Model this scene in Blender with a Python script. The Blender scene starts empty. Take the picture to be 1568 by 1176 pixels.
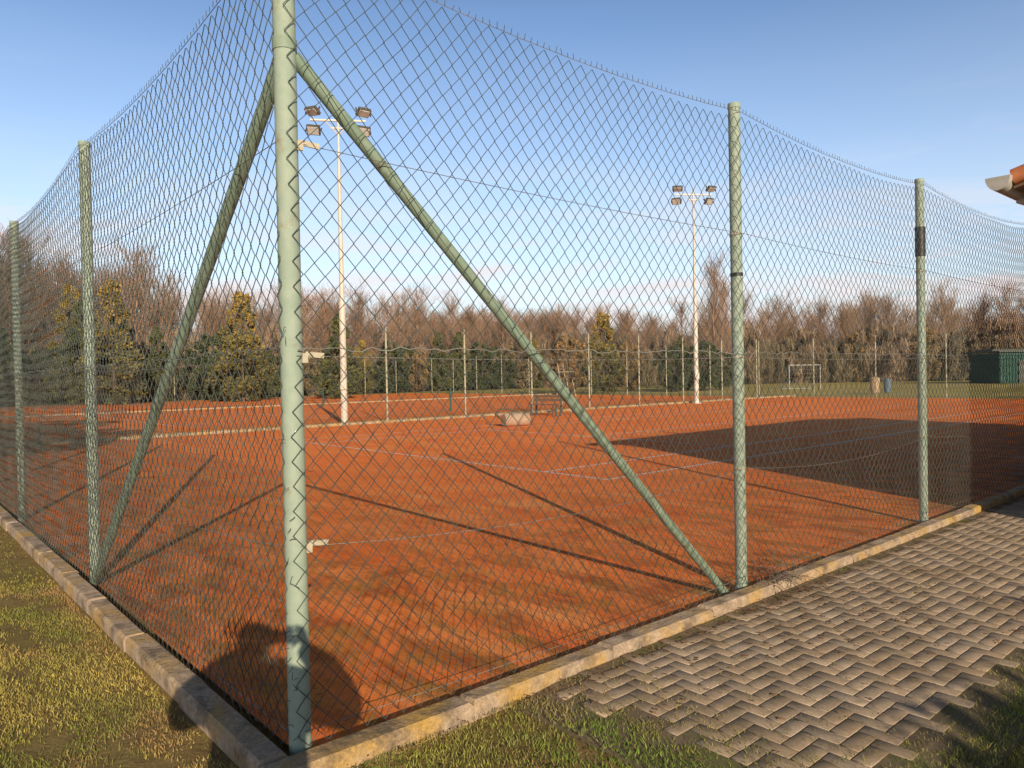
import bpy, math, random, bmesh
import numpy as np
from mathutils import Vector, Matrix, Euler
random.seed(7); np.random.seed(7)
R=math.radians
scene=bpy.context.scene
COL=scene.collection
# ------------------------------------------------------------------ frame of the court
CORNER=Vector((-0.93,3.135,0)); ANG=math.atan2(0.657,0.754)
MC=Matrix.Translation(CORNER)@Matrix.Rotation(ANG,4,'Z')   # local x = along right fence, y = into the court
def L(s,m,z=0.0): return MC@Vector((s,m,z))
SUN_EL=R(18.5); SD=Vector((-0.294,0.956,0)).normalized()

# ------------------------------------------------------------------ materials
def new_mat(name):
    m=bpy.data.materials.new(name); m.use_nodes=True
    nt=m.node_tree; b=nt.nodes['Principled BSDF']; return m,nt,b
def noise(nt,vec,scale,detail=4,rough=.55,dist=0):
    n=nt.nodes.new('ShaderNodeTexNoise'); n.inputs['Scale'].default_value=scale
    n.inputs['Detail'].default_value=min(detail,5); n.inputs['Roughness'].default_value=rough
    n.inputs['Distortion'].default_value=dist
    if vec is not None: nt.links.new(vec,n.inputs['Vector'])
    return n.outputs['Fac']
def ramp(nt,fac,stops):
    r=nt.nodes.new('ShaderNodeValToRGB'); e=r.color_ramp.elements
    while len(e)<len(stops): e.new(.5)
    for i,(p,c) in enumerate(stops):
        e[i].position=p
        e[i].color=tuple(c)+(1,) if isinstance(c,(tuple,list)) else (c,c,c,1)
    nt.links.new(fac,r.inputs[0]); return r.outputs[0]
def mix(nt,fac,a,b,mode='MIX'):
    n=nt.nodes.new('ShaderNodeMix'); n.data_type='RGBA'; n.blend_type=mode
    for v,i in ((fac,0),(a,6),(b,7)):
        if isinstance(v,(int,float)): n.inputs[i].default_value=v
        elif isinstance(v,(tuple,list)): n.inputs[i].default_value=tuple(v)+(1,)
        else: nt.links.new(v,n.inputs[i])
    return n.outputs[2]
def mth(nt,op,a,b=None,clamp=False):
    n=nt.nodes.new('ShaderNodeMath'); n.operation=op; n.use_clamp=clamp
    for i,v in enumerate((a,b)):
        if v is None: continue
        if isinstance(v,(int,float)): n.inputs[i].default_value=v
        else: nt.links.new(v,n.inputs[i])
    return n.outputs[0]
def bump(nt,b,h,strength,dist):
    n=nt.nodes.new('ShaderNodeBump'); n.inputs['Strength'].default_value=strength; n.inputs['Distance'].default_value=dist
    nt.links.new(h,n.inputs['Height']); nt.links.new(n.outputs[0],b.inputs['Normal'])
def coords(nt,kind='Object'):
    return nt.nodes.new('ShaderNodeTexCoord').outputs[kind]
def mapping(nt,vec,scale=(1,1,1),rot=(0,0,0)):
    n=nt.nodes.new('ShaderNodeMapping'); n.inputs['Scale'].default_value=scale; n.inputs['Rotation'].default_value=rot
    nt.links.new(vec,n.inputs['Vector']); return n.outputs[0]
def simple(name,c1,c2,scale=8,rough=.8,bs=.2,bd=.01,metal=0,c3=None,sc3=3,t3=(.55,.7)):
    m,nt,b=new_mat(name); v=coords(nt)
    f=noise(nt,v,scale,5,.6)
    c=ramp(nt,f,[(.3,c1),(.7,c2)])
    if c3: c=mix(nt,ramp(nt,noise(nt,v,sc3,5,.65),[(t3[0],0.0),(t3[1],1.0)]),c,c3)
    nt.links.new(c,b.inputs['Base Color']); b.inputs['Roughness'].default_value=rough; b.inputs['Metallic'].default_value=metal
    if bs: bump(nt,b,f,bs,bd)
    return m
def plain(name,c,rough=.6):
    m,nt,b=new_mat(name); v=coords(nt)
    nt.links.new(ramp(nt,noise(nt,v,3,1),[(.3,tuple(k*.75 for k in c)),(.7,tuple(k*1.25 for k in c))]),b.inputs['Base Color']); b.inputs['Roughness'].default_value=rough; return m
def attr_mat(name,rough=.9,spec=.2):
    m,nt,b=new_mat(name); a=nt.nodes.new('ShaderNodeAttribute'); a.attribute_name='Col'
    nt.links.new(a.outputs['Color'],b.inputs['Base Color']); b.inputs['Roughness'].default_value=rough
    b.inputs['Specular IOR Level'].default_value=spec
    return m

M_post=simple('green_paint_post',(.27,.35,.28),(.36,.42,.34),16,.75,.35,.004,c3=(.26,.23,.15),sc3=7,t3=(.60,.74))
M_brace=simple('green_paint_brace',(.18,.26,.19),(.27,.34,.26),12,.65,.25,.004,c3=(.16,.12,.07),sc3=10,t3=(.60,.72))
M_wire=plain('coated_wire',(.075,.095,.09))
M_wire2=plain('old_wire',(.085,.08,.065),.7)
M_gwire=plain('galvanised_wire',(.22,.21,.19),.5)
M_clip=simple('clip_metal',(.42,.36,.25),(.58,.52,.40),30,.6,.2,.002)
M_black=simple('black_tape',(.02,.02,.02),(.04,.04,.04),30,.5,.2,.002)
M_kerb,nt,b=new_mat('kerb_concrete'); v=coords(nt)
f=noise(nt,v,9,5,.7); c=ramp(nt,f,[(.3,(.27,.20,.14)),(.55,(.48,.36,.26)),(.75,(.60,.49,.37))])
c=mix(nt,ramp(nt,noise(nt,v,2.6,5,.65),[(.46,0.0),(.66,.95)]),c,(.52,.32,.08))
c=mix(nt,ramp(nt,noise(nt,v,4.3,5,.7),[(.51,0.0),(.64,.85)]),c,(.16,.12,.085))
c=mix(nt,1.0,c,ramp(nt,noise(nt,v,60,4,.7),[(.3,.7),(.65,1.1)]),'MULTIPLY')
nt.links.new(c,b.inputs['Base Color']); b.inputs['Roughness'].default_value=.95; bump(nt,b,f,1.0,.02)
M_cream=simple('cream_painted_steel',(.55,.50,.42),(.66,.61,.52),6,.5,.1,.003)
M_lamp=simple('lamp_housing',(.09,.075,.06),(.14,.12,.10),9,.5,0)
M_glass=simple('lamp_glass',(.50,.50,.48),(.62,.62,.60),9,.15,0)
M_white=simple('white_line_paint',(.70,.58,.50),(.80,.76,.70),9,.9,.2,.003,c3=(.72,.25,.11),sc3=7,t3=(.56,.70))
M_wall=simple('plaster_wall',(.42,.36,.26),(.52,.46,.35),3,.9,.3,.01)
M_grey=simple('gutter_zinc',(.36,.34,.31),(.52,.49,.45),8,.6,.1,.003)
M_wood=simple('wood',(.14,.085,.05),(.22,.14,.08),12,.7,.3,.004)
M_stone=simple('beige_concrete',(.32,.22,.15),(.46,.34,.24),6,.9,.5,.012)
M_steel=simple('dark_steel',(.07,.08,.07),(.12,.13,.11),10,.6,.1,.002)
M_dgreen=simple('dark_green_sheet',(.015,.075,.055),(.022,.10,.075),2,.6,.1,.01)
M_blue=simple('blue_plastic',(.10,.15,.21),(.13,.19,.26),6,.6,0)
M_orange=simple('orange_plastic',(.40,.27,.16),(.48,.34,.21),6,.6,0)
M_glassw=simple('window_glass',(.03,.04,.05),(.05,.06,.07),3,.08,0)
M_bark=simple('bark',(.12,.085,.065),(.22,.17,.13),6,.95,.3,.01)
M_leaf=attr_mat('foliage')
M_blade=attr_mat('grass_blade')
M_paver,nt,b=new_mat('paver')
a=nt.nodes.new('ShaderNodeAttribute'); a.attribute_name='Col'; v=coords(nt)
f=noise(nt,v,60,5,.75); f2=noise(nt,v,1.8,5,.65)
c=mix(nt,1.0,a.outputs['Color'],ramp(nt,f,[(.3,.72),(.7,1.10)]),'MULTIPLY')
c=mix(nt,ramp(nt,f2,[(.44,0.0),(.68,.65)]),c,(.26,.19,.12))
c=mix(nt,ramp(nt,noise(nt,v,9,5,.7),[(.50,0.0),(.66,.5)]),c,(.19,.145,.10))
nt.links.new(c,b.inputs['Base Color']); b.inputs['Roughness'].default_value=1; b.inputs['Specular IOR Level'].default_value=.03; bump(nt,b,f,.25,.002)
M_tile=simple('terracotta_tile',(.50,.15,.06),(.62,.24,.11),9,.85,.3,.01)

def clay():
    m,nt,b=new_mat('red_clay'); v=coords(nt)
    big=noise(nt,v,.28,4,.6); med=noise(nt,mapping(nt,v,(1.5,.5,1),(0,0,R(28))),1.3,5,.66,.5)
    fine=noise(nt,v,60,4,.75); mid=noise(nt,v,8,5,.7)
    c=ramp(nt,med,[(.32,(.92,.19,.042)),(.5,(.96,.27,.068)),(.68,(.97,.38,.125))])
    c=mix(nt,ramp(nt,big,[(.38,0.0),(.62,.6)]),c,(.96,.25,.065))
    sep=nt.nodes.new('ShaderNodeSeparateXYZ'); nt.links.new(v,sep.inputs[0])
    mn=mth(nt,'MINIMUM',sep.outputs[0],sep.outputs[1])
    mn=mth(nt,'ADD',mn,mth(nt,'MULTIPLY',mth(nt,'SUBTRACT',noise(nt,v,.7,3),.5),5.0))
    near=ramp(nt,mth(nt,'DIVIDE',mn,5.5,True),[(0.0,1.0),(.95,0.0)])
    moss_shade=ramp(nt,noise(nt,mapping(nt,v,(1.3,.5,1),(0,0,R(28))),2.6,5,.68,.7),[(.42,0.0),(.58,.95)])  # mossy blotches that also paint dappled shade into the clay near the fences
    c=mix(nt,mth(nt,'MULTIPLY',near,moss_shade),c,ramp(nt,noise(nt,v,3,3),[(.4,(.46,.22,.05)),(.6,(.42,.11,.03))]))
    c=mix(nt,1.0,c,ramp(nt,mid,[(.25,.88),(.7,1.05)]),'MULTIPLY')
    c=mix(nt,1.0,c,ramp(nt,fine,[(.3,.90),(.65,1.03)]),'MULTIPLY')
    nt.links.new(c,b.inputs['Base Color']); b.inputs['Roughness'].default_value=.95; b.inputs['Specular IOR Level'].default_value=.05
    h=mth(nt,'ADD',mth(nt,'MULTIPLY',fine,.35),mid); bump(nt,b,h,.12,.02)
    return m
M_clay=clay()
def groundm():
    m,nt,b=new_mat('ground_grass'); v=coords(nt)
    n1=noise(nt,v,.9,5,.65); n2=noise(nt,v,7,5,.7); n3=noise(nt,v,70,3,.7)
    c=ramp(nt,n1,[(.3,(.19,.17,.05)),(.5,(.28,.21,.08)),(.7,(.33,.22,.10))])
    c=mix(nt,ramp(nt,n2,[(.45,0.0),(.65,.8)]),c,(.21,.14,.065))
    sep=nt.nodes.new('ShaderNodeSeparateXYZ'); nt.links.new(v,sep.inputs[0])
    far=ramp(nt,mth(nt,'DIVIDE',sep.outputs[1],60.0,True),[(.3,0.0),(.6,1.0)])
    lawn=ramp(nt,noise(nt,v,.07,4,.6),[(.35,(.42,.36,.11)),(.65,(.57,.45,.17))])
    c=mix(nt,far,c,lawn)
    c=mix(nt,1.0,c,ramp(nt,n3,[(.3,.6),(.7,1.15)]),'MULTIPLY')
    nt.links.new(c,b.inputs['Base Color']); b.inputs['Roughness'].default_value=1; b.inputs['Specular IOR Level'].default_value=.1
    bump(nt,b,n2,.5,.03); return m
M_ground=groundm()

# ------------------------------------------------------------------ mesh helpers
class B:
    def __init__(s): s.v=[];s.f=[];s.mi=[];s.smooth=[]
    def add(s,vs,fs,mi=0,sm=False):
        o=len(s.v); s.v+= [tuple(p) for p in vs]; s.f+=[tuple(i+o for i in f) for f in fs]; s.mi+=[mi]*len(fs); s.smooth+=[sm]*len(fs)
    def box(s,c,size,rot=None,mi=0,bev=0):
        c=Vector(c); x,y,z=[k/2 for k in size]; M=(rot.to_matrix() if rot is not None else Matrix.Identity(3))
        if bev<=0:
            P=[(-x,-y,-z),(x,-y,-z),(x,y,-z),(-x,y,-z),(-x,-y,z),(x,-y,z),(x,y,z),(-x,y,z)]
            F=[(0,3,2,1),(4,5,6,7),(0,1,5,4),(1,2,6,5),(2,3,7,6),(3,0,4,7)]
        else:
            e=bev;P=[(-x,-y,-z),(x,-y,-z),(x,y,-z),(-x,y,-z),(-x,-y,z-e),(x,-y,z-e),(x,y,z-e),(-x,y,z-e),
               (-x+e,-y+e,z),(x-e,-y+e,z),(x-e,y-e,z),(-x+e,y-e,z)]
            F=[(0,3,2,1),(8,9,10,11),(0,1,5,4),(1,2,6,5),(2,3,7,6),(3,0,4,7),(4,5,9,8),(5,6,10,9),(6,7,11,10),(7,4,8,11)]
        s.add([c+M@Vector(p) for p in P],F,mi)
    def tube(s,p0,p1,r0,r1=None,n=10,mi=0,cap=True,sm=True):
        p0=Vector(p0);p1=Vector(p1); r1=r0 if r1 is None else r1
        d=(p1-p0).normalized(); a=d.orthogonal().normalized(); b_=d.cross(a)
        vs=[]
        for p,r in((p0,r0),(p1,r1)):
            for k in range(n):
                t=2*math.pi*k/n; vs.append(p+a*math.cos(t)*r+b_*math.sin(t)*r)
        s.add(vs,[(k,(k+1)%n,n+(k+1)%n,n+k) for k in range(n)],mi,sm)
        if cap:
            s.add(vs[n:],[tuple(range(n))],mi); s.add(vs[:n],[tuple(reversed(range(n)))],mi)
    def path(s,pts,r,n=5,mi=0):
        for a,b_ in zip(pts[:-1],pts[1:]): s.tube(a,b_,r,r,n,mi,False)
    def obj(s,name,mats,parent=None,matrix=None,cols=None):
        me=bpy.data.meshes.new(name); me.from_pydata(s.v,[],s.f)
        for m in mats: me.materials.append(m)
        me.polygons.foreach_set('material_index',s.mi); me.polygons.foreach_set('use_smooth',s.smooth)
        me.update()
        o=bpy.data.objects.new(name,me); COL.objects.link(o)
        if parent: o.parent=parent
        if matrix is not None: o.matrix_local=matrix
        return o
def empty(name,matrix=None):
    o=bpy.data.objects.new(name,None); COL.objects.link(o)
    if matrix is not None: o.matrix_world=matrix
    return o
def np_mesh(name,v,f,mats,cols=None,smooth=False):
    me=bpy.data.meshes.new(name); nv=len(v); nf,k=f.shape
    me.vertices.add(nv); me.vertices.foreach_set('co',np.asarray(v,dtype=np.float32).ravel())
    me.loops.add(nf*k); me.loops.foreach_set('vertex_index',f.astype(np.int32).ravel())
    me.polygons.add(nf); me.polygons.foreach_set('loop_start',np.arange(0,nf*k,k,dtype=np.int32))
    me.polygons.foreach_set('loop_total',np.full(nf,k,dtype=np.int32))
    if smooth: me.polygons.foreach_set('use_smooth',np.ones(nf,dtype=bool))
    for m in mats: me.materials.append(m)
    me.update(calc_edges=True)
    if cols is not None:
        ca=me.color_attributes.new('Col','FLOAT_COLOR','POINT')
        c4=np.ones((nv,4),dtype=np.float32); c4[:,:3]=cols; ca.data.foreach_set('color',c4.ravel())
    me.validate(); return me

# ------------------------------------------------------------------ ground and courts
g=B(); g.add([(-900,-900,-.03),(900,-900,-.03),(900,1500,-.03),(-900,1500,-.03)],[(0,1,2,3)]); g.obj('ground',[M_ground])
def court(m0,m1):
    b=B(); b.add([(0.0,0,0),(40.5,0,0),(40.5,m1-m0,0),(0.0,m1-m0,0)],[(0,1,2,3)],0)
    z=.004; w=.07
    y0=4.5 if m0<1 else 5.0; y1=y0+10.97; x0=7.0; x1=x0+23.77; ys=y0+1.37; ye=y1-1.37
    def line(xa,ya,xb,yb,zz=z): b.add([(xa,ya,zz),(xb,ya,zz),(xb,yb,zz),(xa,yb,zz)],[(0,1,2,3)],1)
    line(x0,y0,x0+w,y1); line(x1,y0,x1+w,y1)
    for y in(y0,y1): line(x0+w,y,x1,y+w,z)
    for y in(ys,ye): line(x0+w,y,x1,y+w,z)
    for x in(x0+5.485,x1-5.485): line(x,ys+w,x+w,ye,z)
    line(x0+5.485+w,(y0+y1)/2,x1-5.485,(y0+y1)/2+w,z)
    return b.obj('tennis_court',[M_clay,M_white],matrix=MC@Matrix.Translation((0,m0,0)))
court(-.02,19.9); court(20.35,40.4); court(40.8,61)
b=B()
for y in(19.9,40.4):
    x=0
    while x<40:
        l=random.uniform(1.4,2.2); b.box((x+l/2,y+.13+random.uniform(-.01,.01),.03),(l-.02,.2,.10),mi=0,bev=.015); x+=l
b.obj('dividing_kerb',[M_kerb],matrix=MC)
b=B(); x=-.22
while x<30:
    l=1.0+random.uniform(-.02,.02)
    b.box((x+l/2,-.145+random.uniform(-.006,.006),-.01+random.uniform(-.006,.006)),(l-.006,.13+random.uniform(-.006,.006),.15),Euler((0,random.uniform(-.006,.006),random.uniform(-.008,.008))),bev=.016); x+=l
y=-.06
while y<60:
    l=1.0+random.uniform(-.02,.02)
    b.box((-.145+random.uniform(-.006,.006),y+l/2,-.01+random.uniform(-.006,.006)),(.13,l-.006,.15),Euler((random.uniform(-.006,.006),0,random.uniform(-.008,.008))),bev=.016); y+=l
k=b.obj('concrete_kerb',[M_kerb],matrix=MC)

# ------------------------------------------------------------------ paving (herringbone pavers)
vs=[];fs=[];cols=[]
def paver(cx,cy,hx,hy,z,tilt,e=.0025):
    o=len(vs); tx,ty=random.uniform(-tilt,tilt),random.uniform(-tilt,tilt); a=random.uniform(-tilt,tilt)*2
    P=[(-hx,-hy,-.06),(hx,-hy,-.06),(hx,hy,-.06),(-hx,hy,-.06),(-hx,-hy,-e*.7),(hx,-hy,-e*.7),(hx,hy,-e*.7),(-hx,hy,-e*.7),(-hx+e,-hy+e,0),(hx-e,-hy+e,0),(hx-e,hy-e,0),(-hx+e,hy-e,0)]
    ca,sa=math.cos(a),math.sin(a)
    for p in P:
        vs.append((cx+p[0]*ca-p[1]*sa,cy+p[0]*sa+p[1]*ca,z+p[2]+p[0]*tx+p[1]*ty))
    for f in[(8,9,10,11),(0,1,5,4),(1,2,6,5),(2,3,7,6),(3,0,4,7),(4,5,9,8),(5,6,10,9),(6,7,11,10),(7,4,8,11)]: fs.append([i+o for i in f])
    k=random.uniform(.86,1.10); w=random.uniform(-.012,.012)
    cols.extend([(.50*k+w,.39*k,.29*k-w)]*12)
U=.086
for i in range(8,172):
    for j in range(-24,0):
        k=(i-j)%4
        if k not in(0,3): continue
        cx,cy=(i+1,j+.5) if k==0 else (i+.5,j+1)
        cx*=U; cy=cy*U-.22
        edge=1.28+.10*math.sin(cy*5)+random.uniform(-.05,.05)
        if cx<edge or cy>-.265 or cy<-1.70+random.uniform(-.03,.03): continue
        near=max(0,1-(cx-edge)/.5)
        h=.0085+.0016*math.sin(cx*1.3+cy*1.6)+random.uniform(-.0006,.0006)-.003*near
        hx,hy=(U-.0034,U/2-.0034) if k==0 else (U/2-.0034,U-.0034)
        paver(cx,cy,hx,hy,h,.0025+.005*near)
me=np_mesh('paved_path',np.array(vs),np.array(fs),[M_paver],np.array(cols))
o=bpy.data.objects.new('paved_path',me); COL.objects.link(o); o.matrix_world=MC
M_sand=simple('joint_soil',(.15,.11,.07),(.23,.17,.11),20,1,.5,.01,c3=(.14,.13,.05),sc3=3,t3=(.45,.6))
b=B(); b.add([(1.30,-.22,.0035),(14.8,-.22,.0035),(14.8,-1.76,.0035),(1.30,-1.76,.0035)],[(3,2,1,0)])
b.add([(1.00,-.22,-.027),(1.30,-.22,.0035),(1.30,-1.76,.0035),(1.00,-2.0,-.027)],[(0,3,2,1)])
b.add([(1.00,-2.0,-.027),(1.30,-1.76,.0035),(14.8,-1.76,.0035),(14.8,-2.0,-.027)],[(0,3,2,1)])
b.obj('path_bedding',[M_sand],matrix=MC)

# ------------------------------------------------------------------ chain-link
def chain_np(length,z0,z1,pitch,r,sag=None,warp=.0,bulge=.0,phase=0.,step=3.4,seed=0,pz=None):
    hp=pitch/2; hz=(pz or pitch)/2; nw=int(length/hp)+1; nz=int((z1-z0)/hz)+1
    rs=np.random.RandomState(seed); ph=rs.rand(12)*6.28
    i=np.arange(nw)[:,None]; j=np.arange(nz)[None,:]
    zig=np.where((j%2)==0,.5,-.5)*hp*np.where(i%2==0,1,-1)
    X=i*hp+zig+phase*hp+0*j; Z=z0+j*hz+0*i
    Y=np.where((i%2)==0,r*.8,-r*.8)+0*j
    H=(Z-z0)/(z1-z0)
    wx=warp*(np.sin(Z*2.1+X*.9+ph[0])+.6*np.sin(Z*5.3-X*1.7+ph[1])+.35*np.sin(Z*11+X*3.1+ph[2]))
    wz=warp*(np.sin(X*1.9+ph[3]+Z*.7)+.5*np.sin(X*4.7+Z*3+ph[4]))*.7
    bl=bulge*(np.abs(np.sin(np.pi*X/step)))*(.5+.5*np.sin(Z*2.3+ph[5]+X*.8))
    jit=rs.normal(0,1,X.shape)*warp*.07
    Xo=X+wx+jit; Zo=Z+wz*np.clip((Z-z0)*4,0,1)
    if sag: Zo=Zo-sag*4*((X%step)/step)*(1-(X%step)/step)*H
    Yo=Y-bl
    off=np.array([(r,0,0),(-.5*r,.87*r,0),(-.5*r,-.87*r,0)]) 
    P=np.stack([Xo,Yo,Zo],-1)[:,:,None,:]+off[None,None]
    V=P.reshape(-1,3)
    a=(i[:,:, None]*nz+j[:,:-1,None])*3+np.arange(3)[None,None]; b_=(i[:,:,None]*nz+j[:,:-1,None])*3+(np.arange(3)+1)%3
    F=np.stack([a,b_,b_+3,a+3],-1).reshape(-1,4)
    return V,F
HP=3.5
def local(o,parent,mat=None):
    o.parent=parent
    if mat is not None: o.matrix_local=mat
def add_mesh(name,V,F,mat,parent,M=None):
    me=np_mesh(name,V,F,[mat],smooth=True); o=bpy.data.objects.new(name,me); COL.objects.link(o); local(o,parent,M); return o
def wirepts(length,z,step,sagz,y=0,n=8):
    pts=[];x=0
    while x<length:
        l=min(step,length-x)
        for k in range(n): t=k/n; pts.append(Vector((x+l*t,y,z-sagz*4*t*(1-t))))
        x+=l
    pts.append(Vector((length,y,z))); return pts
def post(b,x,y,h=HP,r=.043,cap=True):
    b.tube((x,y,-.05),(x,y,h),r,r,18,0)
    if cap: b.tube((x,y,h-.005),(x,y,h+.03),r*1.1,r*1.06,18,0)
def near_fence(name,M,step,length,seed,corner,flip=1,sag=.08):
    E=empty(name,M)
    V,F=chain_np(length,.06,3.47,.094,.0027,sag=sag,warp=.013,bulge=.03,step=step,seed=seed,pz=.105)
    V[:,1]*=flip; V[:,1]+=-.058*flip
    add_mesh('mesh_wires',V,F,M_wire,E)
    V,F=chain_np(length,.0,1.74,.094,.0012,warp=.024,bulge=.05,phase=.9,step=step,seed=seed+5,pz=.1)
    V[:,1]*=flip; V[:,1]+=-.068*flip
    add_mesh('lower_mesh_wires',V,F,M_wire2,E)
    b=B()
    for z,sg in((3.46,sag),(2.59,.02),(1.70,.02),(.90,.09),(.12,.02)):
        b.path(wirepts(length,z,step,sg,-.05*flip),.0020,5)
    rq=random.Random(seed); x=0; pts=[]
    while x<length: pts.append(Vector((x,-.062*flip,1.73+rq.uniform(-.012,.012)))); x+=.05
    b.path(pts,.003,4)
    b.obj('tension_wires',[M_gwire],E)
    b=B(); n=int(length/step)+1
    for k in range(0 if corner else 1,n): post(b,k*step+(.45 if (k==3 and corner) else 0),0,h=3.5 if k else 3.7,r=.047 if k==0 else .042)
    b.obj('posts',[M_post],E)
    b=B(); x=0; rr=random.Random(seed)
    while x<length:
        u=(x%step)/step; z=3.47-sag*4*u*(1-u)
        b.tube((x,-.058*flip,z-.01),(x+rr.uniform(-.012,.012),-.058*flip,z+rr.uniform(.008,.022)),.0022,.0016,4,0,False); x+=.047
    b.obj('top_twists',[M_wire],E)
    return E
RF=near_fence('chain_link_fence',MC.copy(),3.41,13.64,3,True)
LF=near_fence('chain_link_fence',MC@Matrix.Rotation(math.pi/2,4,'Z'),3.73,18.65,11,False,flip=-1,sag=.10)
b=B(); b.tube((.04,0,2.97),(3.26,.03,.0),.030,.030,14); b.tube((0,0,2.98),(0,0,3.03),.051,.051,14); b.obj('brace',[M_brace],RF)
b=B(); b.tube((.04,0,2.95),(3.66,.03,.0),.032,.032,14); b.obj('brace',[M_brace],LF)
b=B()
for z in(2.59,1.70,.90):
    b.box((.08,-.047,z+.004),(.085,.012,.022),Euler((.1,.08,-.1))); b.box((.035,-.054,z-.010),(.025,.01,.04))
for k in(3.41,6.82):
    for z in(2.59,1.7,.9): b.tube((k,0,z-.006),(k,0,z+.006),.045,.045,14)
b.obj('wire_clips',[M_clip],RF)
b=B(); b.tube((6.82,0,2.74),(6.82,0,3.04),.049,.049,16); b.tube((3.41,0,2.285),(3.41,0,2.31),.046,.046,16);b.obj('tape_sleeve',[M_black],RF)
b=B(); rr=random.Random(5)
def fray(x,y,z,out):
    p=Vector((x,y,z)); d=Vector((rr.uniform(-1,1),rr.uniform(-.6,.2)*out,rr.uniform(-.8,.8))).normalized(); pts=[p]
    for k in range(2):
        p=p+d*rr.uniform(.01,.022); d=(d+Vector((rr.uniform(-1,1),rr.uniform(-1,1),rr.uniform(-1,1)))*.5).normalized(); pts.append(p)
    b.path(pts,.0015,4)
for k in range(46): fray(rr.choice([-.055,.055])+rr.uniform(-.01,.01),-.06,rr.triangular(.05,2.2,.5),1)
for k in range(20): fray(3.41+rr.choice([-.05,.05]),-.06,rr.triangular(.05,1.6,.5),1)
for k in range(14): fray(6.82+rr.choice([-.05,.05]),-.06,rr.triangular(.05,1.6,.5),1)
b.obj('frayed_wires',[M_wire2],RF)
b=B()
for k in range(40):
    p=Vector((3.5+rr.uniform(-.05,.35),-.1+rr.uniform(-.12,.03),.05)); d=Vector((rr.uniform(-.6,.6),rr.uniform(-.8,.2),rr.uniform(.1,1))).normalized(); pts=[p]
    for q in range(8):
        p=p+d*rr.uniform(.02,.05); d=(d+Vector((rr.uniform(-1,1),rr.uniform(-1,1),rr.uniform(-1.1,.7)))*.5).normalized(); p.z=max(p.z,.02); pts.append(p.copy())
    b.path(pts,.0022,4)
b.obj('dead_vine',[M_bark],matrix=MC)

M_farpost=plain('weathered_far_post',(.36,.35,.25),.8)
V,F=chain_np(3.5,.05,3.35,.16,.0024,warp=.008,seed=4)
far_me=np_mesh('far_mesh_panel',V,F,[M_wire])
pb=B(); post(pb,0,0,3.4,.034)
for z in(.1,1.7,3.35): pb.tube((0,.05,z),(3.5,.05,z),.005,.005,4,1,False)
po=pb.obj('tmp',[M_farpost,M_wire]); post_me=po.data; bpy.data.objects.remove(po)
def far_fence(x0,y0,ang,n,name='chain_link_fence'):
    E=empty(name,MC@Matrix.Translation((x0,y0,0))@Matrix.Rotation(ang,4,'Z'))
    for k in range(n):
        for me,nm in((far_me,'mesh_wires'),(post_me,'post')):
            o=bpy.data.objects.new(nm,me); COL.objects.link(o); local(o,E,Matrix.Translation((k*3.55,0,0)))
    return E
far_fence(9.25,20.15,0,9); far_fence(0,61.2,0,12)
far_fence(40.7,0.5,math.pi/2,17); far_fence(0,18.65,math.pi/2,12); far_fence(13.64,0,0,8)

# ------------------------------------------------------------------ floodlight masts
def mast(p,yaw):
    E=empty('floodlight_mast',Matrix.Translation(p)@Matrix.Rotation(yaw,4,'Z'))
    b=B(); b.tube((0,0,-.1),(0,0,4.2),.12,.11,16); b.tube((0,0,4.2),(0,0,4.3),.115,.085,16); b.tube((0,0,4.3),(0,0,7.6),.085,.07,14); b.tube((0,0,7.6),(0,0,10.9),.06,.045,12)
    b.tube((0,0,.0),(0,0,.04),.25,.25,12); b.box((0,-.13,1.4),(.2,.08,.35))
    b.obj('pole',[M_cream],E)
    b=B(); b.box((0,0,10.62),(1.9,.06,.06)); b.box((0,0,10.35),(.5,.05,.05)); b.tube((-.45,0,10.6),(0,0,10.1),.02,.02,6); b.tube((.45,0,10.6),(0,0,10.1),.02,.02,6)
    b.obj('crossarm',[M_cream],E)
    b=B()
    for sx in(-1,1):
        for (dz,yy,t) in((.28,-1,-.55),(-.30,1,.9)):
            c=Vector((sx*.86+random.uniform(-.08,.08),yy*.12,10.62+dz)); e=Euler((yy*t*-.9,random.uniform(-.1,.1),sx*.35+random.uniform(-.3,.3)))
            b.box(c,(.46,.34,.15),e,0,.04); b.box(c+e.to_matrix()@Vector((0,0,-.09)),(.38,.27,.03),e,1)
            b.box(c+e.to_matrix()@Vector((.25,0,0)),(.03,.06,.28),e,0); b.box(c+e.to_matrix()@Vector((-.25,0,0)),(.03,.06,.28),e,0)
    b.obj('floodlights',[M_lamp,M_glass],E)
mast(Vector((-5.9,26,0)),R(8)); mast(Vector((9.4,37.8,0)),R(5))

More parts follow.
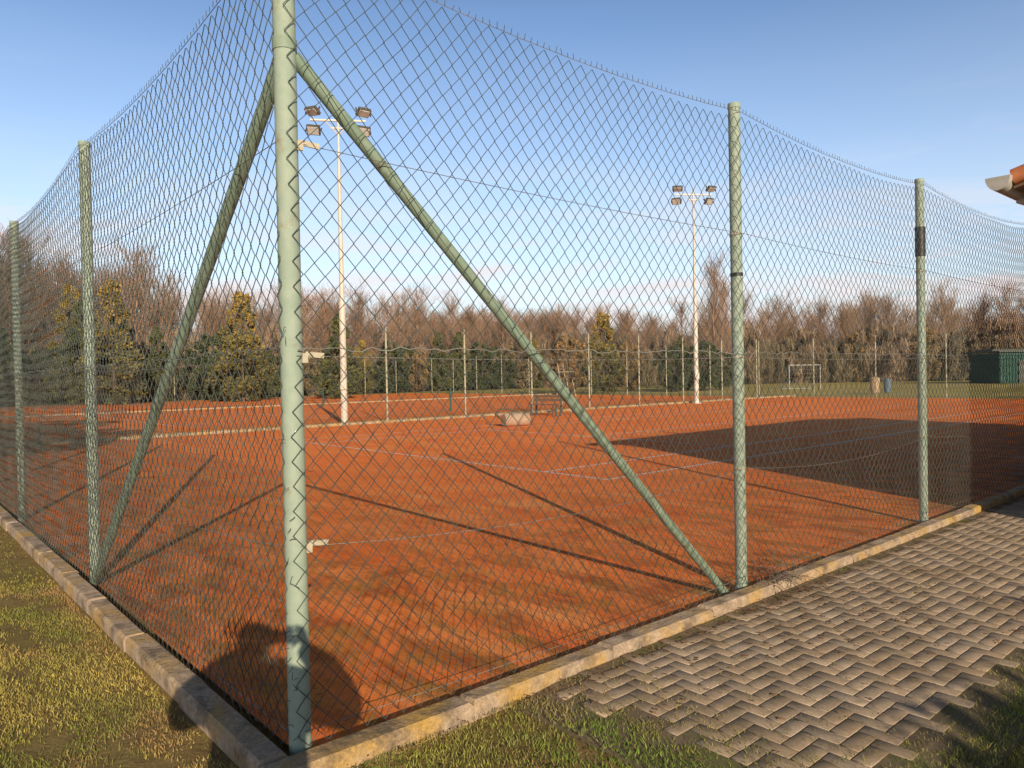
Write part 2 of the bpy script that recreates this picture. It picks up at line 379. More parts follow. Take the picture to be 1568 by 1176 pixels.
# ------------------------------------------------------------------ small court objects
def P(x,y): return Matrix.Translation((x,y,0))
b=B(); r_=.21
for (xa,xb,ra,rb) in((-.44,-.40,r_*.86,r_),(-.40,.40,r_,r_),(.40,.44,r_,r_*.86)): b.tube((xa,0,r_),(xb,0,r_),ra,rb,28,0)
b.tube((-.5,0,r_),(.5,0,r_),.03,.03,8,1)
b.path([Vector((-.5,0,r_)),Vector((-.5,-.45,.36)),Vector((-.2,-.8,.5)),Vector((.2,-.8,.5)),Vector((.5,-.45,.36)),Vector((.5,0,r_))],.018,6,1)
b.obj('court_roller',[M_stone,M_steel],matrix=P(.1,23.4)@Matrix.Rotation(.5+math.pi,4,'Z'))
def umpire(x,y,rot):
    b=B()
    for sx in(-.3,.3):
        b.tube((sx*1.3,-.35,0),(sx*.8,-.1,1.45),.018,.018,8); b.tube((sx*1.3,.5,0),(sx*.8,.15,1.45),.018,.018,8)
        b.tube((sx*.8,.2,1.45),(sx*.8,.3,2.05),.018,.018,8); b.tube((sx*.8,-.2,1.7),(sx*.8,.25,1.7),.018,.018,8)
    for k in range(4): z=.3+k*.28; w=.39-.03*k; b.box((0,-.31+.043*k,z),(2*w,.07,.03),mi=1)
    for k in range(4): b.box((0,-.18+.12*k,1.47),(.52,.10,.025),mi=1)
    for k in range(3): b.box((0,.25+.02*k,1.7+.13*k),(.5,.025,.1),mi=1)
    b.obj('umpire_chair',[M_farpost,M_wood],matrix=P(x,y)@Matrix.Rotation(rot,4,'Z'))
umpire(2.2,29.6,R(60))
def bench(x,y,rot):
    b=B()
    for sx in(-.6,.6):
        b.box((sx,-.15,.21),(.06,.06,.42)); b.box((sx,.18,.4),(.06,.06,.8),Euler((-.12,0,0)))
    for k in range(3): b.box((0,-.14+.12*k,.44),(1.5,.10,.03),mi=1)
    for k in range(2): b.box((0,.21+.02*k,.62+.14*k),(1.5,.025,.10),mi=1)
    b.obj('court_bench',[M_steel,M_wood],matrix=P(x,y)@Matrix.Rotation(rot,4,'Z'))
bench(1.3,28.8,R(-40))
b=B()
for s,m in((18.9,24.6),(18.9,37.2)): b.tube((s,m,0),(s,m,1.07),.045,.045,12); b.tube((s,m,1.07),(s,m,1.1),.05,.03,12)
b.obj('net_posts',[M_dgreen],matrix=MC)
def bin_(x,y,h,w,m,name):
    b=B(); b.tube((0,0,.08),(0,0,h),w*.42,w*.5,14); b.tube((0,0,h),(0,0,h+.06),w*.54,w*.5,14); b.tube((0,0,h+.06),(0,0,h+.14),w*.4,w*.1,14)
    for a in range(3): b.tube((w*.3*math.cos(a*2.1),w*.3*math.sin(a*2.1),0),(w*.3*math.cos(a*2.1),w*.3*math.sin(a*2.1),.1),.03,.03,6)
    b.obj(name,[m],matrix=P(x,y))
bin_(23.0,47,.95,.6,M_orange,'litter_bin'); bin_(23.9,47.2,.85,.45,M_blue,'litter_bin')
b=B(); 
for x in(-1.5,1.5): b.tube((x,0,0),(x,0,2),.05,.05,10); b.tube((x,0,2),(x,1.1,0),.03,.03,8)
b.tube((-1.5,0,2),(1.5,0,2),.05,.05,10); b.tube((-1.5,1.1,.03),(1.5,1.1,.03),.03,.03,8)
for k in range(11): b.tube((-1.5+.3*k,0,2),(-1.5+.3*k,1.1,.03),.006,.006,4)
for k in range(6): b.tube((-1.5,.2*k,2-.36*k),(1.5,.2*k,2-.36*k),.006,.006,4)
b.obj('football_goal',[simple('white_metal',(.30,.30,.28),(.40,.40,.37),5,.5,0)],matrix=P(24.5,62)@Matrix.Rotation(R(15),4,'Z'))
E=empty('green_shed',P(48.6,71)@Matrix.Rotation(R(4),4,'Z'))
b=B(); b.box((0,0,1.4),(7,4,2.8))
for k in range(24): b.box((-3.4+.295*k,-2.03,1.4),(.08,.05,2.7))
b.obj('walls',[M_dgreen],E)
b=B(); b.box((0,0,2.95),(7.5,4.5,.14)); b.box((0,0,3.1),(7.1,2.4,.2),bev=.05); b.obj('roof',[M_steel],E)
b=B(); b.box((-1.2,-2.08,1.05),(1.0,.06,2.1)); b.obj('door',[M_steel],E)

# ------------------------------------------------------------------ clubhouse (mostly out of frame on the right)
E=empty('clubhouse_building',MC)
WX0,WX1,WY0,WY1=7.42,17.0,-1.28,-8.2; EH=3.36
b=B()
b.box(((WX0+WX1)/2,(WY0+WY1)/2,EH/2),(WX1-WX0,WY0-WY1,EH))
rid=(WY0+WY1)/2; RZ=EH+1.05
b.add([(WX0,WY0,EH),(WX0,WY1,EH),(WX0,rid,RZ-.1),(WX1,WY0,EH),(WX1,WY1,EH),(WX1,rid,RZ-.1)],[(0,2,1),(3,4,5)])
b.obj('walls',[M_wall],E)
b=B(); ov=.55
ya,yb=WY0+ov-.05,WY1-ov
def slab(y_e,y_r):
    x0,x1=WX0-ov+.12,WX1+ov
    b.add([(x0,y_e,EH),(x1,y_e,EH),(x1,y_r,RZ),(x0,y_r,RZ),(x0,y_e,EH-.06),(x1,y_e,EH-.06),(x1,y_r,RZ-.06),(x0,y_r,RZ-.06)],[(0,1,2,3),(7,6,5,4),(0,4,5,1),(0,3,7,4),(1,5,6,2)],0)
    n=int((x1-x0)/.2)
    for k in range(n+1):
        x=x0-.01+k*.2; b.tube((x,y_e,EH+.05),(x,y_r,RZ+.05),.08,.08,8,1)
slab(ya,rid); slab(yb,rid)
b.tube((WX0-ov+.08,rid,RZ+.08),(WX1+ov,rid,RZ+.08),.1,.1,10,1)
b.obj('roof',[M_wood,M_tile],E)
b=B()
for y in(ya+.09,yb-.09):
    n=10; vs_=[]
    for x in(WX0-ov-.04,WX1+ov):
        for rr_ in(.105,.098):
            for k in range(n+1):
                t=math.pi+math.pi*k/n; vs_.append((x,y+rr_*math.cos(t),EH+.05+rr_*1.25*math.sin(t)))
    m_=n+1; f_=[]
    for k in range(n): f_+=[(k,k+1,2*m_+k+1,2*m_+k),(m_+k+1,m_+k,3*m_+k,3*m_+k+1)]
    b.add(vs_,f_,0,True)
    b.add([vs_[k] for k in range(m_)],[tuple(range(m_))],0)
b.tube((WX0+.08,WY0+.08,.1),(WX0+.08,WY0+.08,EH-.35),.045,.045,12); b.tube((WX0+.08,WY0+.08,EH-.35),(WX0+.08,ya+.09,EH-.07),.045,.045,12)
b.obj('gutter',[M_grey],E)
b=B()
for x in(9.2,13.8): b.box((x,WY0+.01,1.6),(1.2,.06,1.1),mi=0); b.box((x,WY0+.03,1.6),(1.04,.06,.94),mi=1)
b.box((11.5,WY0+.01,1.05),(1.0,.06,2.1),mi=0)
b.box((WX0-.01,-4.5,1.6),(.06,1.2,1.1),mi=0); b.box((WX0-.03,-4.5,1.6),(.06,1.04,.94),mi=1)
b.obj('windows_and_door',[M_wood,M_glassw],E)

# ------------------------------------------------------------------ trees
def bare_tree(H,seed,spread=.33,nl=42):
    rr=random.Random(seed); segs=[]
    p=Vector((0,0,0)); pts=[p.copy()]; n=10
    for k in range(n):
        p=p+Vector((rr.uniform(-.14,.14),rr.uniform(-.14,.14),H*.88/n)); pts.append(p.copy())
    r=lambda t:.008*H*(1-t)**1.2+.009
    for k in range(n): segs.append((pts[k],pts[k+1],r(k/n),r((k+1)/n)))
    def at(t): q=t*n; i=min(int(q),n-1); return pts[i].lerp(pts[i+1],q-i)
    for k in range(nl):
        t=rr.uniform(.08,.97); a=rr.uniform(0,6.28); Ln=H*(spread*(1-t)+.15)*rr.uniform(.6,1.2)
        up=rr.uniform(1.1,2.8); d=Vector((math.cos(a),math.sin(a),up)).normalized(); q=at(t); r0=.016+.035*(1-t)
        m=3; prev=q
        for j in range(m):
            d=(d+Vector((rr.uniform(-.25,.25),rr.uniform(-.25,.25),rr.uniform(0,.3)))).normalized(); nx=prev+d*Ln/m
            segs.append((prev,nx,r0*(1-j/m)+.006,r0*(1-(j+1)/m)+.006))
            for w in range(5):
                e=prev.lerp(nx,rr.random()); dd=(d+Vector((rr.uniform(-1,1),rr.uniform(-1,1),rr.uniform(-.2,1)))*.7).normalized(); l2=Ln*rr.uniform(.22,.55)
                e2=e+dd*l2; segs.append((e,e2,.010,.006))
                for w2 in range(2):
                    f=e.lerp(e2,rr.uniform(.2,1)); d3=(dd+Vector((rr.uniform(-1,1),rr.uniform(-1,1),rr.uniform(-.2,1)))*.7).normalized()
                    segs.append((f,f+d3*l2*rr.uniform(.4,.9),.008,.005))
            prev=nx
    V=[];F=[]
    for a_,b_,r0,r1 in segs:
        d=(b_-a_); 
        if d.length<1e-4: continue
        d.normalize(); x=d.orthogonal().normalized(); y=d.cross(x); o=len(V)
        for pp,r_ in((a_,r0),(b_,r1)):
            for k in range(3): t=2.094*k; V.append(tuple(pp+x*math.cos(t)*r_+y*math.sin(t)*r_))
        for k in range(3): F.append((o+k,o+(k+1)%3,o+3+(k+1)%3,o+3+k))
    return np.array(V),np.array(F)
M_twig=plain('winter_twigs',(.36,.235,.16),.95)
bare=[]
for k,(H,sp) in enumerate(((12,.28),(11,.34),(13,.22),(10.5,.38))):
    V,F=bare_tree(H,k+20,sp); bare.append(np_mesh('bare_tree_mesh',V,F,[M_twig]))
def leafy(H,Wd,seed,c_dark,c_light,top=None,cone=True,n_cl=85,per=85,size=.18,vert=.0):
    rs=np.random.RandomState(seed); V=[];C=[]
    zc=rs.beta(1.1,1.5,n_cl)*.98+.02
    prof=(1-zc)**.75*(.35+.65*np.minimum(1,zc*6)) if cone else np.sqrt(np.clip(1-(2*zc-1)**2,0.05,1))
    a=rs.rand(n_cl)*6.283; rad=prof*Wd*np.sqrt(rs.rand(n_cl)*.8+.2)*rs.uniform(.75,1.15,n_cl)
    cen=np.stack([rad*np.cos(a),rad*np.sin(a),zc*H*.95+.3],-1)
    cs=rs.uniform(.28,.6,n_cl)*(Wd*.36)*(1.1-.5*zc)
    for i in range(n_cl):
        m=per; dirs=rs.normal(0,1,(m,3)); dirs/=np.linalg.norm(dirs,axis=1)[:,None]
        p=cen[i]+dirs*(cs[i]*rs.uniform(.4,1.1,m)**.6)[:,None]*np.array([1,1,1.25])
        s=size*rs.uniform(.5,1.3,m)[:,None]
        u=rs.normal(0,1,(m,3)); u[:,2]+=vert*3; u/=np.linalg.norm(u,axis=1)[:,None]; w=np.cross(u,rs.normal(0,1,(m,3))); w/=np.linalg.norm(w,axis=1)[:,None]
        asp=.45 if vert==0 else .05
        tri=np.stack([p-u*s,p+w*s*asp,p+u*s,p-w*s*asp],1)
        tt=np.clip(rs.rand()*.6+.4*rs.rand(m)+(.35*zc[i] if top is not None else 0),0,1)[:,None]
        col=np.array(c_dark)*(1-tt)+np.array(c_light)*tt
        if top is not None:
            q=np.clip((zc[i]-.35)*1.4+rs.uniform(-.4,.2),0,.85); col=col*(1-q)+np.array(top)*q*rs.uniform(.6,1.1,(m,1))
        V.append(tri.reshape(-1,3)); C.append(np.repeat(col,4,0))
    V=np.concatenate(V); C=np.concatenate(C); F=np.arange(len(V)).reshape(-1,4)
    rr=random.Random(seed); tb=B(); tb.tube((0,0,-.1),(0,0,H*.9),.03*H*.6,.02,7)
    for k in range(14): 
        z=H*rr.uniform(.1,.8); aa=rr.uniform(0,6.28); l=Wd*.8*(1-z/H); tb.tube((0,0,z),(l*math.cos(aa),l*math.sin(aa),z+l*.4),.05,.015,4,0,False)
    tv=np.array(tb.v); tf=np.array([f for f in tb.f if len(f)==4])+len(V)
    C=np.concatenate([C,np.tile([.14,.10,.07],(len(tv),1))]); V=np.concatenate([V,tv]); F=np.concatenate([F,tf])
    return np_mesh('evergreen_mesh',V,F,[M_leaf],C)
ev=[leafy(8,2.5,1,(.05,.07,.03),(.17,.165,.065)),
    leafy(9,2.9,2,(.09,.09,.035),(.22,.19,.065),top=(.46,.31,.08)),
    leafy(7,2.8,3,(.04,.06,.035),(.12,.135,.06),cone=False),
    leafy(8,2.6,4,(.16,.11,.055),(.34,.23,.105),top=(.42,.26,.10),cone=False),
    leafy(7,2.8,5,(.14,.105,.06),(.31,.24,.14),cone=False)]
thk=[leafy(6,2.6,7,(.21,.145,.10),(.42,.30,.205),cone=False,n_cl=50,per=70,size=.6,vert=1),
     leafy(5,3.0,8,(.16,.125,.08),(.33,.26,.16),cone=False,n_cl=50,per=70,size=.55,vert=1)]
def inst(name,me,loc,sc,parent=None,sz=None):
    o=bpy.data.objects.new(name,me); COL.objects.link(o); o.location=loc; o.rotation_euler=(0,0,random.uniform(0,6.28))
    o.scale=(sc,sc,sz or sc)
    if parent: o.parent=parent
    return o
s=-18
while s<64:
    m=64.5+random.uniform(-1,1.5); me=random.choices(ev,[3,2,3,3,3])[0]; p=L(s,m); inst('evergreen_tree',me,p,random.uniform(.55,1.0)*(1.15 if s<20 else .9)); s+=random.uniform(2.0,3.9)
T=empty('distant_treeline')
for row,(mm,n) in enumerate(((70,46),(77,46),(85,44))):
    for k in range(n):
        s=-25+105*k/n+random.uniform(-1,1); hk=random.uniform(.85,1.08)*(1.17 if s<22 else .97)
        inst('bare_tree',random.choice(bare),L(s,mm+random.uniform(-2,2)),hk*1.2,T,hk)
for k in range(56):
    s=-30+105*k/56; inst('thicket',random.choice(thk),L(s,68+random.uniform(-1,3)),random.uniform(.8,1.15),T)
for row,(yy,n) in enumerate(((98,50),(106,50),(116,48))):
    for k in range(n):
        x=-12+120*k/n+random.uniform(-1,1); hk=random.uniform(.75,.95)*(1 if x<45 else 1.08); inst('bare_tree',random.choice(bare),Vector((x,yy+random.uniform(-3,3)-.12*x,0)),hk*1.2,T,hk)
for row in range(2):
    for k in range(44):
        x=-12+122*k/44+random.uniform(-1,1); inst('thicket',random.choice(thk),Vector((x,95+row*7+random.uniform(-2,2)-.12*x,0)),random.uniform(.9,1.3),T)
inst('bare_poplar_tree',bare[2],Vector((19.3,70,0)),.95,sz=1.0); inst('bare_poplar_tree',bare[2],Vector((20.6,72,0)),.8,sz=.85); inst('bare_poplar_tree',bare[0],Vector((19.9,71,0)),.7,sz=.9)
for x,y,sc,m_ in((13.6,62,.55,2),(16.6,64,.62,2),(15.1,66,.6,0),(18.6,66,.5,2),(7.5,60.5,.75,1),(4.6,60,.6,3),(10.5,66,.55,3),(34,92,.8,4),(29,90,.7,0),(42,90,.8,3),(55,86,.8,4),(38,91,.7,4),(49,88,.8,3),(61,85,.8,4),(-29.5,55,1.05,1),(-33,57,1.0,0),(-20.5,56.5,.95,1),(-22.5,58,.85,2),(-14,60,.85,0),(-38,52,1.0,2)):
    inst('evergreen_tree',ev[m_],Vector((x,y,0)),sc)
# unseen trees added behind left of the viewpoint; crowns raised to shade the courts
for x,y,zb,sc in((-5.6,-3.0,7.2,.72),(-8.6,-2.2,6.8,.8),(-11.8,-1.5,6.2,.85),(-7.4,-6.0,10.2,.8),(-11.4,-6.0,9.6,.9)):
    E=empty('shade_caster_tree',P(x,y))
    b=B(); b.tube((0,0,-.1),(.1,.05,zb*.5),.17,.13,10); b.tube((.1,.05,zb*.5),(0,0,zb+1.2),.13,.08,10)
    for k in range(7):
        a=k*.9; b.tube((0,0,zb-.3+.2*k),(1.5*math.cos(a),1.5*math.sin(a),zb+.9+.25*k),.06,.02,6)
    b.obj('trunk',[M_bark],E)
    o=bpy.data.objects.new('crown',ev[2]); COL.objects.link(o); local(o,E,Matrix.Translation((0,0,zb-.2))@Matrix.Diagonal((sc*1.1,sc*1.1,sc*.62,1)))
# unseen foliage block added behind right of the viewpoint to shade the verge
HX,HY=4.58,-6.14
rs=np.random.RandomState(9); n=16000
t=rs.uniform(0,13,n); wv=rs.uniform(-.55,.55,n); zz=rs.uniform(0.05,3.0,n)
edge=rs.rand(n)<.75; fside=rs.rand(n)<.35; wv=np.where(edge&~fside,np.sign(wv)*(.5+rs.normal(0,.06,n)),wv); zz=np.where(edge&fside,3.0+rs.normal(0,.06,n),zz)
zz=zz+.05*np.sin(t*3)
px=HX+.754*t+.657*wv; py=HY+.657*t-.754*wv; p=np.stack([px,py,zz],-1)
u=rs.normal(0,1,(n,3)); u/=np.linalg.norm(u,axis=1)[:,None]; w_=np.cross(u,rs.normal(0,1,(n,3))); w_/=np.linalg.norm(w_,axis=1)[:,None]
s_=rs.uniform(.04,.09,n)[:,None]; tri=np.stack([p-u*s_,p+w_*s_*.5,p+u*s_,p-w_*s_*.5],1).reshape(-1,3)
C=np.repeat(np.array([.05,.075,.025])*rs.uniform(.5,1.8,(n,1)),4,0)
me=np_mesh('shade_caster_hedge',tri,np.arange(4*n).reshape(-1,4),[M_leaf],C); o=bpy.data.objects.new('shade_caster_hedge',me); COL.objects.link(o)
b=B(); b.box((0,0,1.48),(12.8,.8,2.96),bev=.08); b.obj('shade_caster_core',[simple('shade_caster_inside',(.02,.03,.012),(.04,.05,.02),9,1,0)],o,Matrix.Translation((HX+.754*6.5,HY+.657*6.5,0))@Matrix.Rotation(ANG,4,'Z'))
# hills
b=B(); N=90; xs=[-700+1500*k/N for k in range(N+1)]; rr=random.Random(3)
hz=[14+10*math.sin(x*.006+1)+7*math.sin(x*.017)+3*math.sin(x*.05)+rr.uniform(-1,1) for x in xs]
vs_=[]
for x,h in zip(xs,hz): vs_+=[(x,620,-1),(x,680,h*.6+4),(x,760,h+14),(x,900,-1)]
fs_=[]
for k in range(N):
    for j in range(3): a=4*k+j; fs_.append((a,a+4,a+5,a+1))
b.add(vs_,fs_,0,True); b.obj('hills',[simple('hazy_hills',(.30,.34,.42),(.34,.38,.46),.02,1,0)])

# ------------------------------------------------------------------ grass blades
def blades(name,pts,h,w,colf,seed):
    rs=np.random.RandomState(seed); n=len(pts); a=rs.rand(n)*6.283
    hh=h*rs.uniform(.4,1.3,n); ww=w*rs.uniform(.6,1.3,n); le=rs.uniform(.1,1.3,n)*hh; la=rs.rand(n)*6.283
    dx,dy=np.cos(a)*ww,np.sin(a)*ww; lx,ly=np.cos(la)*le,np.sin(la)*le
    b0=np.stack([pts[:,0]-dx,pts[:,1]-dy,pts[:,2]],-1); b1=np.stack([pts[:,0]+dx,pts[:,1]+dy,pts[:,2]],-1)
    m1=np.stack([pts[:,0]+dx*.7+lx*.4,pts[:,1]+dy*.7+ly*.4,pts[:,2]+hh*.6],-1); m0=np.stack([pts[:,0]-dx*.7+lx*.4,pts[:,1]-dy*.7+ly*.4,pts[:,2]+hh*.6],-1)
    t=np.stack([pts[:,0]+lx,pts[:,1]+ly,pts[:,2]+hh],-1)
    V=np.stack([b0,b1,m1,m0,t],1).reshape(-1,3); i=np.arange(n)*5
    F=np.concatenate([np.stack([i,i+1,i+2],-1),np.stack([i,i+2,i+3],-1),np.stack([i+3,i+2,i+4],-1)])
    C=np.repeat(colf(pts,rs),5,0)
    me=np_mesh(name,V,F,[M_blade],C); o=bpy.data.objects.new(name,me); COL.objects.link(o); return o
def lf(p,f,ph=0):
    x,y=p[:,0],p[:,1]
    return np.sin(x*f+ph+1.3*np.sin(y*f*.7))*np.sin(y*f*1.3+ph*2+1.1*np.sin(x*f*.9))+.6*np.sin(x*f*2.7+y*f*2.1+ph+np.sin(y*f*3.1))
c0=np.array(CORNER); ca,sa=math.cos(ANG),math.sin(ANG)
def toLocal(p): x=p[:,0]-c0[0]; y=p[:,1]-c0[1]; return x*ca+y*sa,-x*sa+y*ca
rs=np.random.RandomState(1)
def scatter(n,x0,x1,y0,y1):
    return np.stack([rs.uniform(x0,x1,n),rs.uniform(y0,y1,n),np.full(n,-.03)],-1)
def gcol(base,dry,brown,amt):
    def f(p,r):
        n=len(p); t=np.clip(.45+.5*lf(p,2.1,1)+r.normal(0,.2,n),0,1)[:,None]; k=r.uniform(.65,1.25,(n,1))
        c=np.array(base)*(1-t)+np.array(dry)*t
        q=np.clip(amt+.6*lf(p,1.5,3)+.35*lf(p,5,1)+r.normal(0,.25,n),0,1)[:,None]
        return (c*(1-q)+np.array(brown)*q)*k
    return f
p=np.concatenate([scatter(180000,-6,.3,2.0,6.0),scatter(130000,-12,-3,5.5,14)])
s_,m_=toLocal(p); keep=(s_<-.23)&(s_>-4.5)&(m_>-1.0)&(lf(p,2.6)+.6*lf(p,7,2)+rs.normal(0,.4,len(p))>-.6); p1=p[keep]
blades('grass',p1,.018,.0022,gcol((.20,.23,.05),(.50,.40,.11),(.42,.26,.12),.22),2)
p=scatter(300000,-2.2,4.8,-1.0,5.6); s_,m_=toLocal(p)
edge=1.26+.10*np.sin(m_*5)+rs.normal(0,.06,len(p))
keep=(m_<-.235)&(((s_<edge)&(m_>-3.3)) | ((m_<-1.74+rs.normal(0,.03,len(p)))&(m_>-3.6)))&(p[:,1]>.9)&(s_>-1.0)
q=p[keep]; kk=(lf(q,2.9,2)+.5*lf(q,8,1)+rs.normal(0,.4,len(q))>-1.1); q=q[kk]
s2,m2=toLocal(q); q[:,2]=np.where((s2>1.0)&(m2>-2.0),-.012,-.03)
blades('grass',q,.022,.0022,gcol((.16,.25,.04),(.33,.32,.08),(.32,.25,.10),.0),3)
n=9000; ss=rs.uniform(-.2,9,n); mm=-.235-np.abs(rs.normal(0,.02,n)); kk=np.sin(ss*3)+.6*np.sin(ss*7.3)+rs.normal(0,.4,n)>.7
x=c0[0]+ss*ca-mm*sa; y=c0[1]+ss*sa+mm*ca
f1=np.stack([x,y,np.full(n,-.01)],-1)[kk]
n=60000; ss=rs.uniform(1.2,9,n); mm=rs.uniform(-1.78,-.24,n)
wgt=1.0*np.exp(-np.maximum(ss-1.35,0)/.35)*(np.sin(ss*13+mm*9)*np.sin(mm*15-ss*4)>-.3)+.6*np.exp(-((ss-4.4)/.25)**2-((mm+.9)/.08)**2)+.8*np.exp((-mm-1.78)/.05)
kk=rs.rand(n)<wgt; x=c0[0]+ss*ca-mm*sa; y=c0[1]+ss*sa+mm*ca
f2=np.stack([x,y,np.full(n,-.001)],-1)[kk]
blades('grass',np.concatenate([f1,f2]),.020,.002,gcol((.17,.20,.04),(.38,.31,.10),(.30,.21,.1),.1),4)
n=16000; ss=rs.uniform(0,40,n); mm=20.12+rs.normal(0,.12,n)
x=c0[0]+ss*ca-mm*sa; y=c0[1]+ss*sa+mm*ca
blades('grass',np.stack([x,y,np.zeros(n)],-1),.10,.006,gcol((.34,.30,.10),(.55,.42,.17),(.45,.33,.15),.1),5)
n=1700; ss=rs.uniform(-.5,9,n); mm=-np.abs(rs.normal(0.2,.7,n))-.22; sel=rs.rand(n)<.3; mm=np.where(sel,-.28-np.abs(rs.normal(0,.05,n)),mm)
ss=np.where(rs.rand(n)<.35,3.7+rs.normal(0,.6,n),ss)
x=c0[0]+ss*ca-mm*sa; y=c0[1]+ss*sa+mm*ca; xl=rs.uniform(-7,-1,400); yl=rs.uniform(2.5,8,400)
lq=np.stack([xl,yl,0*xl],-1); sl,ml=toLocal(lq); lq=lq[(sl<-.25)]; x=np.concatenate([x,lq[:,0]]); y=np.concatenate([y,lq[:,1]]); n=len(x)
zl=np.full(n,.015); zl[1700:]=-.012
a=rs.rand(n)*6.28; sz=rs.uniform(.005,.018,n)
V=[]
for dx,dy,dz in((-1,0,0),(0,-.5,.25),(1,0,.1),(0,.5,.3)):
    V.append(np.stack([x+(np.cos(a)*dx-np.sin(a)*dy)*sz,y+(np.sin(a)*dx+np.cos(a)*dy)*sz,zl+dz*sz],-1))
V=np.stack(V,1).reshape(-1,3); C=np.repeat(np.array([.24,.13,.065])*rs.uniform(.5,1.9,(n,1)),4,0)
me=np_mesh('fallen_leaves',V,np.arange(4*n).reshape(-1,4),[M_leaf],C); o=bpy.data.objects.new('fallen_leaves',me); COL.objects.link(o)

# ------------------------------------------------------------------ photographer standing behind the camera
def skin_obj(name,verts,edges,rad,mat,parent,sub=2):
    me=bpy.data.meshes.new(name); me.from_pydata(verts,edges,[]); o=bpy.data.objects.new(name,me); COL.objects.link(o)
    o.modifiers.new('s','SKIN'); sm=o.modifiers.new('u','SUBSURF'); sm.levels=sub; sm.render_levels=sub
    for i,r_ in enumerate(rad):
        me.skin_vertices[0].data[i].radius=(r_,r_) if not isinstance(r_,tuple) else r_
    me.skin_vertices[0].data[0].use_root=True
    for m in mat: me.materials.append(m)
    o.parent=parent; return o
E=empty('photographer',Matrix.Translation((-.02,-.42,0))@Matrix.Scale(1.03,4))
M_jk=simple('jacket',(.03,.04,.07),(.05,.06,.09),20,.8,.2,.004); M_skin=simple('skin',(.5,.3,.22),(.56,.35,.26),20,.5,0); M_hair=simple('hair',(.04,.025,.015),(.07,.045,.03),60,.6,.3,.003)
M_jean=simple('jeans',(.05,.07,.12),(.08,.10,.17),60,.9,.2,.002)
v=[(0,0,.90),(0,0,1.15),(0,0,1.32),(0,-.01,1.45),(0,0,1.54),
   (-.20,0,1.46),(-.42,.06,1.33),(-.29,.22,1.46),(-.15,.345,1.54),
   (.20,0,1.46),(.42,.06,1.33),(.27,.22,1.46),(.085,.345,1.54)]
e=[(0,1),(1,2),(2,3),(3,4),(3,5),(5,6),(6,7),(7,8),(3,9),(9,10),(10,11),(11,12)]
skin_obj('jacket_torso',v,e,[.24,.22,.235,.18,.085,.13,.10,.075,.04,.13,.10,.075,.04],[M_jk],E)
v=[(0,0,.98),(-.1,0,.9),(-.12,.01,.5),(-.13,-.02,.1),(.1,0,.9),(.12,.01,.5),(.13,-.02,.1)]
skin_obj('jeans_legs',v,[(0,1),(1,2),(2,3),(0,4),(4,5),(5,6)],[.15,.12,.09,.07,.12,.09,.07],[M_jean],E)
for sx in(-.13,.13): skin_obj('shoe',[(sx,-.06,.05),(sx,.06,.045),(sx,.17,.035)],[(0,1),(1,2)],[.05,.05,.038],[M_black],E)
skin_obj('head',[(-.06,0,1.52),(-.06,.01,1.60),(-.06,.03,1.66),(-.06,.02,1.745)],[(0,1),(1,2),(2,3)],[.065,.075,.105,.105],[M_skin],E)
b=B(); b.tube((-.06,.13,1.70),(-.06,.145,1.66),.008,.016,8); b.box((-.06,.118,1.625),(.05,.012,.012))
for sx in(-.03,.03): b.tube((-.06+sx,.108,1.70),(-.06+sx,.118,1.70),.012,.01,8)
for sx in(-.095,.095): b.tube((-.06+sx,.01,1.66),(-.06+sx*1.05,.0,1.72),.014,.018,8)
b.obj('face_features',[M_skin],E)
skin_obj('hair',[(-.06,-.03,1.68),(-.06,-.01,1.74),(-.06,.02,1.79)],[(0,1),(1,2)],[.105,.12,.10],[M_hair],E)
for side,x0 in((-1,-.15),(1,.085)):
    v=[(x0,.345,1.54),(x0-.0*side,.365,1.565)]; e=[(0,1)]; r_=[.028,.03]
    for k,(dz,ln) in enumerate(((-.028,.055),(-.010,.065),(.010,.062),(.028,.05))):
        i=len(v); v+=[(x0,.38,1.57+dz),(x0-.02*side,.393,1.57+dz+.005),(x0-(.02+ln*.5)*side,.393,1.57+dz+.008)]; e+=[(1,i),(i,i+1),(i+1,i+2)]; r_+=[.010,.009,.008]
    i=len(v); v+=[(x0-.02*side,.35,1.555),(x0-.045*side,.352,1.565)]; e+=[(0,i),(i,i+1)]; r_+=[.012,.010]
    skin_obj('hand',v,e,r_,[M_skin],E,1)
b=B(); b.box((-.035,.372,1.58),(.155,.008,.075),bev=.002); b.obj('phone',[M_black],E)

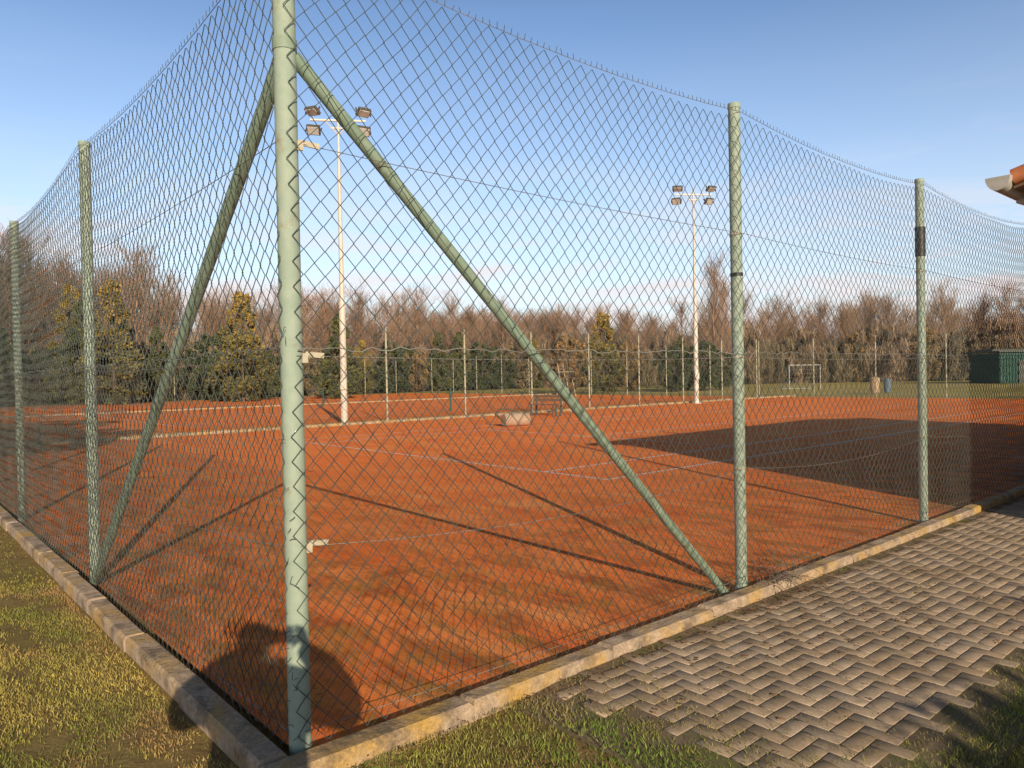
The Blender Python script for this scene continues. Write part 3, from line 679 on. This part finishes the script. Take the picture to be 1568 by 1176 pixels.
# ------------------------------------------------------------------ light, sky, camera
sun=bpy.data.lights.new('sun','SUN'); sun.energy=5.0; sun.angle=R(.35); sun.color=(1.0,.83,.59)
so=bpy.data.objects.new('sun',sun); COL.objects.link(so)
ld=Vector((SD.x*math.cos(SUN_EL),SD.y*math.cos(SUN_EL),-math.sin(SUN_EL))); so.rotation_euler=ld.to_track_quat('-Z','Y').to_euler()
w=bpy.data.worlds.new('World'); scene.world=w; w.use_nodes=True; nt=w.node_tree; bg=nt.nodes['Background']
sky=nt.nodes.new('ShaderNodeTexSky'); sky.sky_type='NISHITA'; sky.sun_disc=False; sky.sun_elevation=SUN_EL; sky.sun_rotation=math.atan2(-SD.x,-SD.y)
sky.air_density=1.0; sky.dust_density=.4; sky.ozone_density=2.2; sky.altitude=50
tc=nt.nodes.new('ShaderNodeTexCoord').outputs['Generated']
sep=nt.nodes.new('ShaderNodeSeparateXYZ'); nt.links.new(tc,sep.inputs[0])
gain=ramp(nt,sep.outputs[2],[(0.0,(.60,.60,.60)),(.25,(.54,.54,.55)),(.44,(.45,.45,.47)),(.56,(.10,.10,.10)),(1.0,(.05,.05,.05))])
c=mix(nt,1.0,sky.outputs[0],gain,'MULTIPLY'); c=mix(nt,1.0,c,(3.4,3.4,3.5),'MULTIPLY')
hz_=ramp(nt,sep.outputs[2],[(0.0,.85),(.12,.55),(.28,.15),(.42,0.0)])
c=mix(nt,hz_,c,(7.7,8.1,8.7))
cn=noise(nt,mapping(nt,tc,(1.6,1.6,9)),2.4,5,.62,.6)
cm=ramp(nt,cn,[(.44,0.0),(.62,1.0)])
band=ramp(nt,sep.outputs[2],[(0.0,1.0),(.13,1.0),(.20,.30),(.28,.05),(.4,.0)])
c=mix(nt,mth(nt,'MULTIPLY',cm,band),c,(9.2,8.5,8.6))
nt.links.new(c,bg.inputs[0]); bg.inputs[1].default_value=.10
cam=bpy.data.cameras.new('camera'); cam.lens=26.06; cam.sensor_width=36; cam.clip_start=.05; cam.clip_end=4000
co=bpy.data.objects.new('camera',cam); COL.objects.link(co)
co.matrix_world=Matrix.Translation((0,0,1.6))@Matrix.Rotation(R(90-.66),4,'X')@Matrix.Rotation(R(-1.1),4,'Z')
scene.camera=co
scene.view_settings.view_transform='Standard'; scene.view_settings.look='None'; scene.view_settings.exposure=0
